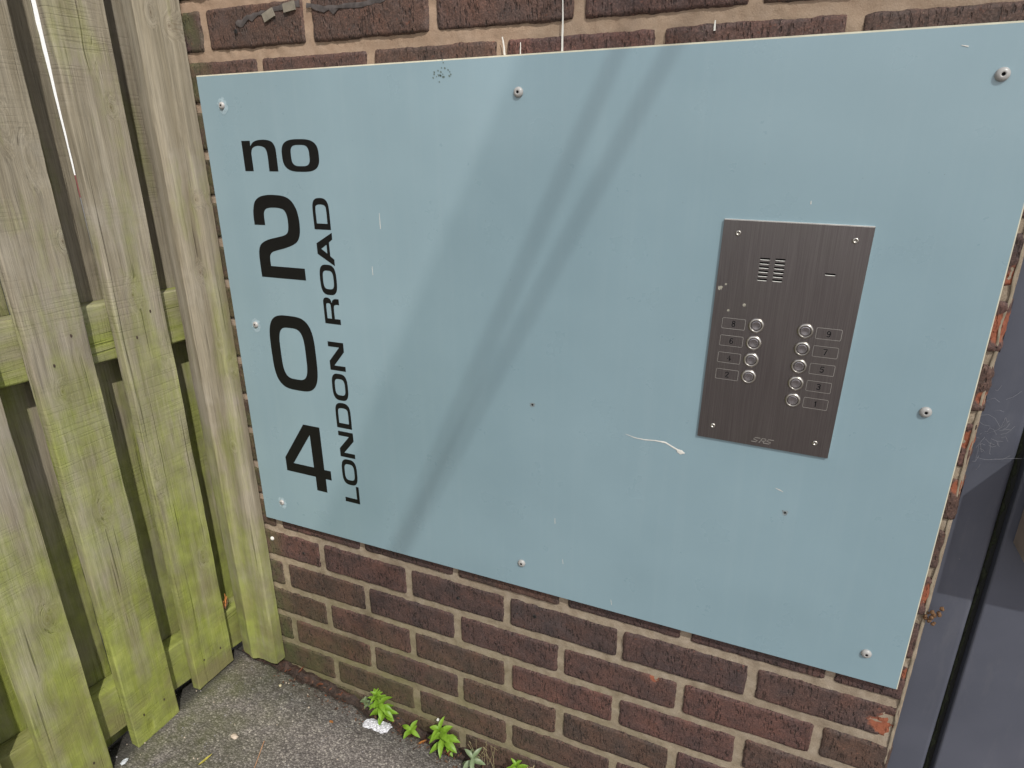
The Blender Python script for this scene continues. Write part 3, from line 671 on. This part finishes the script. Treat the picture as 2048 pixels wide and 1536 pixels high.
post = [(-.056, -.0302), (-.0465, -.0290), (-.0415, -.0262), (-.0402, -.0215), (-.0400, -.0100), (-.0400, -.0030), (-.0420, -.0010), (-.145, -.0010), (-.1475, -.004), (-.1478, -.018), (-.1455, -.0245), (-.137, -.0275), (-.122, -.0305), (-.112, -.0350), (-.106, -.0362), (-.101, -.0340), (-.094, -.0300), (-.080, -.0285), (-.072, -.0298)]
o = sweep('post', post, -.3505, ZT, WP, seed=9, parent=fence, wob=.0013, step=.012, cutn=.0008); smoothfix(o, 28)
v, f = lathe(-.1085, .447, -.0325, [(.0036, -.001), (.0036, .001), (.0026, .0018), (.001, .0006)], 14); obj('post_screw', v, f, STR, o, smooth=True)
KN = plain('dark_knot', (.07, .05, .03), .85, var=.5, sc=300)

# ------------------------------------------------------------------ door and frame at the right
door = thing('entrance_door', 'dark blue-grey door with its frame at the right of the brick corner', 'door', (1.4, .02, -.5))
YD = .015
v, f = box(XE - .008, 1.2005, YD, YD + .06, -.6, 2.15); bevel(obj('door_frame', v, f, FR, door), .006, 5)
v, f = box(1.2015, 1.2125, YD + .016, YD + .05, -.6, 2.1); obj('gasket', v, f, RUB, door)
v, f = box(1.2120, 2.1, YD + .001, YD + .05, -.55, 2.08); bevel(obj('door_leaf', v, f, FR, door), .003, 3)
HB = plain('beige_fitting', (.22, .18, .155), .5)
v, f = box(1.222, 1.32, -.050, YD + .0005, .286, .436); bevel(obj('handle_box', v, f, HB, door, label='beige boxed handle projecting from the door'), .0015, 2)
v, f = box(2.105, 2.6, .0, .24, -.6, 2.4); tag(obj('pier', v, f, MO), 'plain masonry pier on the far side of the dark door', 'wall')
# moss in the gasket groove
mv_, mf_ = [], []
for i in range(260):
    z = -.45 + i * .0042; x = 1.2035 + .004 * abs(n3(0, z, 2, 30)); w_ = .003 * (.6 + n3(1, z, 0, 60)); 
    for dx, dy in ((0, 0), (w_, -.003), (2 * w_, 0)): mv_.append((x + dx, YD + .0155 + dy + .001 * n3(z, dx, 1, 200), z))
    if i: q = (i - 1) * 3; mf_ += [(q, q + 1, q + 4, q + 3), (q + 1, q + 2, q + 5, q + 4)]
obj('moss', mv_, mf_, plain('dark_moss', (.022, .026, .012), .95, var=.6, sc=300), door, smooth=True)

# cobweb on the frame
random.seed(11); V, F = [], []
for i in range(38):
    a = Vector((1.152 + random.random() * .03, 0, .425 + random.gauss(0, .018))); b = a + Vector((random.gauss(.006, .010), 0, random.gauss(0, .008)))
    a.y = YD - .001 - random.random() * .006; b.y = YD - .001 - random.random() * .006; r_ = .00013; m_ = (a + b) / 2 + Vector((0, -.001, random.gauss(0, .003)))
    for p, q in ((a, m_), (m_, b)):
        k_ = len(V); d = (q - p).normalized(); s_ = d.cross(Vector((0, 1, 0))).normalized() * r_; t_ = Vector((0, r_, 0))
        V += [p + s_, p - s_, p - t_, q + s_, q - s_, q - t_]; F += [(k_, k_ + 1, k_ + 4, k_ + 3), (k_ + 1, k_ + 2, k_ + 5, k_ + 4), (k_ + 2, k_, k_ + 3, k_ + 5)]
tag(obj('cobweb', V, F, plain('dusty_silk', (.22, .22, .24), .9)), 'wispy pale cobweb on the grey frame beside the panel edge', 'cobweb')
# clump of dried rusty matter at the brick edge
def blob(c, r, seed, sq=(1, 1, 1), n_=10):
    v, f = [], []
    for j in range(n_ + 1):
        for i in range(n_ * 2):
            t = math.pi * j / n_; p = math.pi * i / n_; d = Vector((math.sin(t) * math.cos(p), math.sin(t) * math.sin(p), math.cos(t)))
            q = 1 + .45 * n3(d.x + seed, d.y, d.z, 2.2) + .2 * n3(d.x + seed, d.y, d.z, 6); v.append((c[0] + d.x * r * q * sq[0], c[1] + d.y * r * q * sq[1], c[2] + d.z * r * q * sq[2]))
    for j in range(n_):
        for i in range(n_ * 2): k_ = (i + 1) % (n_ * 2); f.append((j * n_ * 2 + i, (j + 1) * n_ * 2 + i, (j + 1) * n_ * 2 + k_, j * n_ * 2 + k_))
    return v, f
RUST = plain('rusty_crumbs', (.13, .065, .028), .85, var=.5, sc=400)
V, F, I = join(*[blob((1.145 + random.random() * .020, -.003 + random.random() * .004, .160 + random.gauss(0, .008)), random.uniform(.0016, .0034), i, n_=6) for i in range(13)])
tag(obj('dried_moss_clump', V, F, RUST, smooth=True), 'rust-brown dried clump stuck at the brick edge by the door frame', 'moss')

# ------------------------------------------------------------------ weeds
LFS = 1.18
LF = mat_leaf('weed_leaf', (.16, .30, .02), (.27, .45, .05)); LF2 = mat_leaf('withered_leaf', (.16, .23, .10), (.28, .34, .20)); STM = plain('green_stem', (.16, .20, .05), .6)
def leafmesh(base, d, up_, L, w, droop, n_=7):
    d = d.normalized(); sd2 = d.cross(up_).normalized(); u_ = sd2.cross(d).normalized(); V, F = [], []
    for i in range(n_ + 1):
        t = i / n_; ww = w * math.sin(math.pi * min(1, t * .93 + .05)) ** .8 * (1 - .25 * t) if i < n_ else 0.0002
        c = base + d * L * t + u_ * (-droop * L * t * t + .06 * L * math.sin(t * 3))
        V += [c + sd2 * ww + u_ * ww * .30, c + sd2 * ww * .5 + u_ * ww * .08, c, c - sd2 * ww * .5 + u_ * ww * .08, c - sd2 * ww + u_ * ww * .30]
        if i:
            q = (i - 1) * 5
            for k_ in range(4): F.append((q + k_, q + k_ + 1, q + k_ + 6, q + k_ + 5))
    return V, F
def tube(P, r0, r1, n_=6):
    V, F = [], []
    for i, p in enumerate(P):
        d = (P[min(i + 1, len(P) - 1)] - P[max(0, i - 1)]).normalized(); a = d.orthogonal().normalized(); b = d.cross(a); r = r0 + (r1 - r0) * i / (len(P) - 1)
        V += [p + (a * math.cos(6.2832 * k_ / n_) + b * math.sin(6.2832 * k_ / n_)) * r for k_ in range(n_)]
        if i:
            q = (i - 1) * n_
            for k_ in range(n_): m = (k_ + 1) % n_; F.append((q + k_, q + m, q + n_ + m, q + n_ + k_))
    return V, F
def weed(name, label, base, top, whorls, seed, mat=None, group=None, extra=0):
    random.seed(seed); base = Vector(base); top = Vector(top)
    t = thing(name, label, 'weed', base, group)
    P = [base.lerp(top, i / 8) + Vector((.0012 * math.sin(i), .001 * math.cos(i * 1.3), 0)) for i in range(9)]
    v, f = tube(P, .0009, .0006); obj('stem', v, f, STM, t, smooth=True)
    ax = (top - base).normalized()
    for h, nn, L, w_, pitch, yaw in whorls:
        p = base.lerp(top, h)
        for i in range(nn):
            a = yaw + 2 * math.pi * i / nn + random.gauss(0, .18); pt = pitch + random.gauss(0, .14)
            o_ = ax.orthogonal().normalized(); q = ax.cross(o_)
            d = (o_ * math.cos(a) + q * math.sin(a)) * math.cos(pt) + ax * math.sin(pt)
            v, f = leafmesh(p, d, ax, LFS * L * random.uniform(.85, 1.12), LFS * w_ * random.uniform(.85, 1.1), random.uniform(.1, .45))
            obj('leaf', v, f, mat or LF, t, smooth=True)
    return t
def G(x, y): return gz(x) - .004
weed('weed', 'tallest bushy green weed behind the silver foil at the wall foot', (.243, -.014, G(.243, 0)), (.236, -.034, -.322),
     [(.10, 4, .020, .0048, -.1, .2), (.24, 4, .024, .0055, .0, .9), (.38, 4, .025, .0056, .05, .3), (.52, 4, .024, .0054, .1, 1.0), (.66, 4, .022, .0050, .15, .2), (.80, 4, .019, .0044, .3, .9), (.92, 4, .015, .0038, .45, .3), (1, 4, .011, .0030, .7, .9)], 2, group='green weeds along the foot of the wall')
weed('weed', 'broad-leaved green weed right of the tallest weed at the wall foot', (.392, -.012, G(.392, 0)), (.388, -.034, -.352),
     [(.15, 3, .022, .0055, -.1, .6), (.36, 4, .030, .0066, -.05, .1), (.58, 4, .031, .0068, .05, .9), (.82, 4, .027, .0060, .2, .2), (1, 4, .020, .0048, .55, .8)], 5, group='green weeds along the foot of the wall')
weed('weed', 'smallest four-leaved weed between two larger weeds at the wall foot', (.318, -.020, G(.318, 0)), (.316, -.031, -.388),
     [(.6, 2, .015, .0038, .15, .2), (1, 4, .021, .0048, .25, .6)], 8, group='green weeds along the foot of the wall')
weed('weed', 'green weed cut by the bottom edge of the view against the bricks', (.558, -.012, G(.558, 0)), (.555, -.026, -.378),
     [(.4, 4, .018, .0042, .15, .3), (.8, 4, .018, .0042, .3, 1.0), (1, 4, .013, .0032, .7, .3)], 13, group='green weeds along the foot of the wall')
weed('weed', 'low dull green sprig left of the tallest weed by the wall', (.196, -.010, G(.196, 0)), (.192, -.018, -.372),
     [(.4, 4, .010, .0032, .2, .3), (.8, 4, .010, .0032, .3, 1.0), (1, 3, .008, .0028, .7, .3)], 17, LF2, 'green weeds along the foot of the wall')
weed('withered_weed', 'pale withered weed with drooping leaves at the bottom of the view', (.455, -.028, G(.455, 0)), (.466, -.040, -.385),
     [(.3, 3, .020, .0050, -.2, .3), (.7, 3, .024, .0055, .0, 1.2), (1, 3, .022, .0040, .3, .1)], 21, LF2)
t = thing('dry_grass_tuft', 'thin straw-coloured grass stalks against the bricks right of the weeds', 'grass tuft', (.47, -.01, -.42))
random.seed(31); DRY = plain('straw', (.34, .29, .15), .8)
for i in range(14):
    b_ = Vector((.455 + random.random() * .05, -.010 - random.random() * .008, -.425)); tip = b_ + Vector((random.gauss(.004, .014), -.004 - random.random() * .008, .035 + random.random() * .04))
    v, f = tube([b_, b_.lerp(tip, .5) + Vector((random.gauss(0, .003), 0, .002)), tip, tip + Vector((random.gauss(.006, .006), -.002, -.003))], .0004, .00022, 4); obj('stalk', v, f, DRY, t)
t = thing('seed_head_tuft', 'feathery yellow seed heads at the bottom edge below the panel', 'grass tuft', (.62, -.02, -.45))
for i in range(12):
    b_ = Vector((.575 + random.random() * .055, -.008 - random.random() * .010, -.445)); tip = b_ + Vector((random.gauss(0, .016), -.006, .045 + random.random() * .03))
    v, f = tube([b_, b_.lerp(tip, .5) + Vector((random.gauss(0, .003), 0, .002)), tip], .0004, .0003, 4); obj('stalk', v, f, DRY, t)
    for q in range(3):
        v, f = leafmesh(tip, Vector((random.gauss(0, 1), random.gauss(0, .6), random.gauss(.3, .6))), Vector((.1, -1, .3)), .006, .0009, .2, 3); obj('seed', v, f, DRY, t)

# ------------------------------------------------------------------ litter
def gs(x, y, up_=0): return gheight(x, y) + up_
nf = NT('crumpled_foil'); FOIL = nf.out(col=nf.ramp(nf.noise(200, 3), [(.35, (.42, .41, .44)), (.7, (.70, .69, .73))]), rough=.5, metal=.35, normal=nf.bump(nf.vor(110), .0015, .5))
V, F = [], []; nu, nv_ = 44, 22
for j in range(nv_ + 1):
    for i in range(nu + 1):
        u = i / nu * 2 - 1; w_ = j / nv_ * 2 - 1
        r_ = .0140 * (1 - .25 * u * u) * (1 - .38 * math.exp(-((u + .15) / .16) ** 2)) * (1 + .25 * n3(u, w_, 0, 2.5)) * (1 - max(0, abs(u) - .8) * 1.6)
        x = .240 + u * .0285 + w_ * r_ * .25; y = -.043 + u * .004 + w_ * r_ + .002 * n3(u, w_, 5, 4)
        hgt = .004 * (1 - w_ * w_) ** .5 + .0028 * abs(n3(u * 1.0, w_, 2, 5)) + .0016 * abs(n3(u, w_, 4, 13))
        V.append((x, y, gz(x) + .0012 + hgt))
F = [(j * (nu + 1) + i, j * (nu + 1) + i + 1, (j + 1) * (nu + 1) + i + 1, (j + 1) * (nu + 1) + i) for j in range(nv_) for i in range(nu)]
tag(obj('foil_wrapper', V, F, FOIL), 'crumpled silver foil wrapper on the tarmac in front of the tallest weed', 'litter')
def dryleaf(name, label, cat, x, y, L, w_, yaw, mat, curl=.4, up_=.002, seed=1, group=None):
    v, f = leafmesh(Vector((0, 0, 0)), Vector((math.cos(yaw), math.sin(yaw), .1)), Vector((0, 0, 1)), L, w_, -curl)
    v = [p + Vector((x - math.cos(yaw) * L / 2, y - math.sin(yaw) * L / 2, gz(x) + up_ + .0012 * n3(p.x, p.y, seed, 200))) for p in v]
    return tag(obj(name, v, f, mat, smooth=True), label, cat, group)
OR = plain('orange_dry_leaf', (.50, .20, .06), .6, var=.3, sc=150); RD = plain('red_brown_leaf', (.13, .045, .024), .6, var=.4, sc=150); YL = plain('yellowed_leaf', (.34, .30, .06), .6, var=.3, sc=120)
BK = plain('bark_scrap', (.12, .062, .036), .85, var=.4, sc=200)
dryleaf('dry_leaf', 'small orange curled leaf lying alone on the tarmac', 'leaf', .153, -.084, .020, .0035, -.5, OR)
dryleaf('dry_leaf', 'orange-tipped green leaf at the bottom edge of the tarmac', 'leaf', -.004, -.266, .028, .0035, .9, YL, seed=4)
dryleaf('dry_leaf', 'flat brick-red leaf by the channel near the wall', 'leaf', .070, -.018, .018, .0040, .25, RD, .1, .003, 6)
dryleaf('dry_leaf', 'curled red-brown leaf scrap touching the wall right of the post', 'leaf', .010, -.008, .016, .0035, 1.0, RD, .6, .004, 8)
dryleaf('dry_leaf', 'tiny brown leaf scrap at the right foot of the post', 'leaf', -.014, -.020, .012, .0028, .3, RD, .4, .003, 9)
dryleaf('dry_leaf', 'rolled orange-brown leaf between the weeds in the channel', 'leaf', .345, -.034, .022, .0040, .2, OR, .6, .001, 12)
dryleaf('dry_leaf', 'dark red leaf right of the broad-leaved weed in the channel', 'leaf', .405, -.026, .015, .0034, .5, RD, .5, .001, 14)
v, f = tube([Vector((.060, -.180, gs(.06, -.18, .002))), Vector((.070, -.200, gs(.07, -.2, .004))), Vector((.080, -.222, gs(.08, -.222, .002))), Vector((.092, -.250, gs(.092, -.25, .002)))], .0010, .0007)
tag(obj('twig', v, f, plain('pale_twig', (.36, .20, .11), .75, var=.3, sc=150), smooth=True), 'thin tan twig lying on the tarmac at the bottom of the view', 'twig')
def stone(name, label, x, y, r, mat, sq=(1, .7, .5), seed=0, cat='pebble', group=None):
    v, f = blob((x, y, gz(x) + r * sq[2] * .7), r, seed, sq); return tag(obj(name, v, f, mat, smooth=True), label, cat, group)
PB = plain('pale_pebble', (.42, .35, .28), .7, var=.2, sc=200)
stone('pebble', 'flat beige pebble on the tarmac left of the twig', .001, -.200, .0075, PB, (1.1, .75, .4), 2)
stone('pebble', 'small cream pebble on the tarmac near the post foot', -.006, -.060, .0030, plain('cream_pebble', (.55, .48, .30), .6), (1, 1, .8), 5)
stone('pebble', 'tiny pale pebble closest to the post corner', .0, -.048, .0018, PB, (1, 1, .8), 6)
stone('pebble', 'pale pebble on the tarmac between the post and the orange leaf', .085, -.075, .0022, PB, (1, 1, .8), 7)
ng = NT('clear_glass_bead'); ng.b.inputs['Transmission Weight'].default_value = .5; GB = ng.out(col=(.75, .80, .84), rough=.08)
stone('glass_bead', 'shiny clear glass chip beside the fence boards', -.138, -.337, .0060, GB, (.8, 1.2, .5), 3, 'glass chip')
stone('white_blossom', 'tiny white blossom against the wall above the broad-leaved weed', .372, -.012, .0028, WHT, (1, 1, 1), 3, 'blossom').location.z += .060
# crumbs of leaf litter in the channel
random.seed(77); ps, mi = [], []
for i in range(420):
    x = -.04 + random.random() ** .8 * .66; y = -.034 + random.gauss(0, .011)
    if y > -.004: continue
    a = random.random() * 6.28; L = random.uniform(.003, .009)
    v, f = leafmesh(Vector((x, y, gz(x) - .003 + random.random() * .006)), Vector((math.cos(a), math.sin(a), random.gauss(0, .3))), Vector((0, 0, 1)), L, L * .28, random.gauss(0, .4), 3)
    ps.append((v, f, random.choice((0, 0, 1, 1, 2)) if random.random() > .12 else 3))
V, F, I = join(*ps); tag(obj('leaf_litter', V, F, [BK, plain('dark_crumb', (.035, .020, .014), .8), RD, BK], smooth=True, midx=I), 'brown leaf crumbs caught in the gap between tarmac and wall', 'leaf litter', kind='stuff')
# dry needles caught behind the post
t = thing('dry_twig_bundle', 'small bundle of reddish dry stalks lodged between board and post', 'twigs', (-.18, -.045, -.21))
for i in range(9):
    a = Vector((-.166 + random.random() * .012, -.052 + random.random() * .02, -.225 + random.random() * .012)); b_ = a + Vector((random.gauss(0, .006), random.gauss(.0, .006), .012 + random.random() * .02))
    v, f = tube([a, a.lerp(b_, .5), b_], .0012, .0008, 5); obj('stalk', v, f, BK if i % 2 else OR, t)
# loose grit on the tarmac
random.seed(5); ps = []
for i in range(260):
    x = random.uniform(-.32, .45); y = random.uniform(-.42, -.035); r_ = random.uniform(.0008, .0020)
    v, f = blob((x, y, gheight(x, y) + r_ * .4), r_, i, (1, .8, .7), 4); ps.append((v, f, 0 if random.random() < .35 else 1))
V, F, I = join(*ps); tag(obj('loose_grit', V, F, [PB, plain('grey_grit', (.20, .19, .19), .8, var=.4)], midx=I, smooth=True), 'loose grit scattered over the tarmac', 'grit', kind='stuff')

# ------------------------------------------------------------------ unseen canopy and rods, guessed and added to cast the diagonal shadow bands
can = thing('shadow_canopy', 'unseen glass canopy with thin rods, added overhead and shaped to cast the diagonal shadow bands', 'canopy', (1.9, 0, 2.1))
v, f = box(1.208, 2.7, -1.75, -.002, 2.095, 2.107); v = [(x + (.365 if x < 1.3 and y < -1 else 0), y, z) for x, y, z in v]; obj('glass_sheet', v, f, GL, can)
def shadow_rod(a, b, r):
    v, f = tube([Vector(a), Vector(b)], r, r, 12); obj('shadow_rod', v, f, FR, can, smooth=True)
def caster(xs, zs, t): return (xs + 1.0 * t, -t, zs + 1.50 * t)
def extend(a, b, k0, k1): a, b = Vector(a), Vector(b); d = b - a; return a - d * k0, b + d * k1
a, b = extend(caster(.749, .863, .9), caster(.318, .058, 1.4), 1.5, .4); shadow_rod(a, b, .0052)
a, b = extend(caster(.682, .861, .9), caster(.308, .058, 1.4), 1.5, .4); shadow_rod(a, b, .0052)
# what lies beyond the fence, seen through its slits
fb = thing('far_building', 'pale rendered building with a red brick band seen through the fence slits', 'building', (-6.2, 2, -.4))
v, f = box(-6.3, -6.05, -4, 9, .53, 3.2); obj('rendered_wall', v, f, plain('white_render', (.80, .80, .78), .8), fb)
v, f = box(-6.31, -6.04, -4, 9, .305, .5295); obj('brick_band', v, f, plain('red_far_brick', (.20, .06, .055), .9), fb)
v, f = box(-6.32, -6.03, -4, 9, -.4, .3045); obj('plinth', v, f, plain('grey_plinth', (.20, .20, .20), .9), fb)
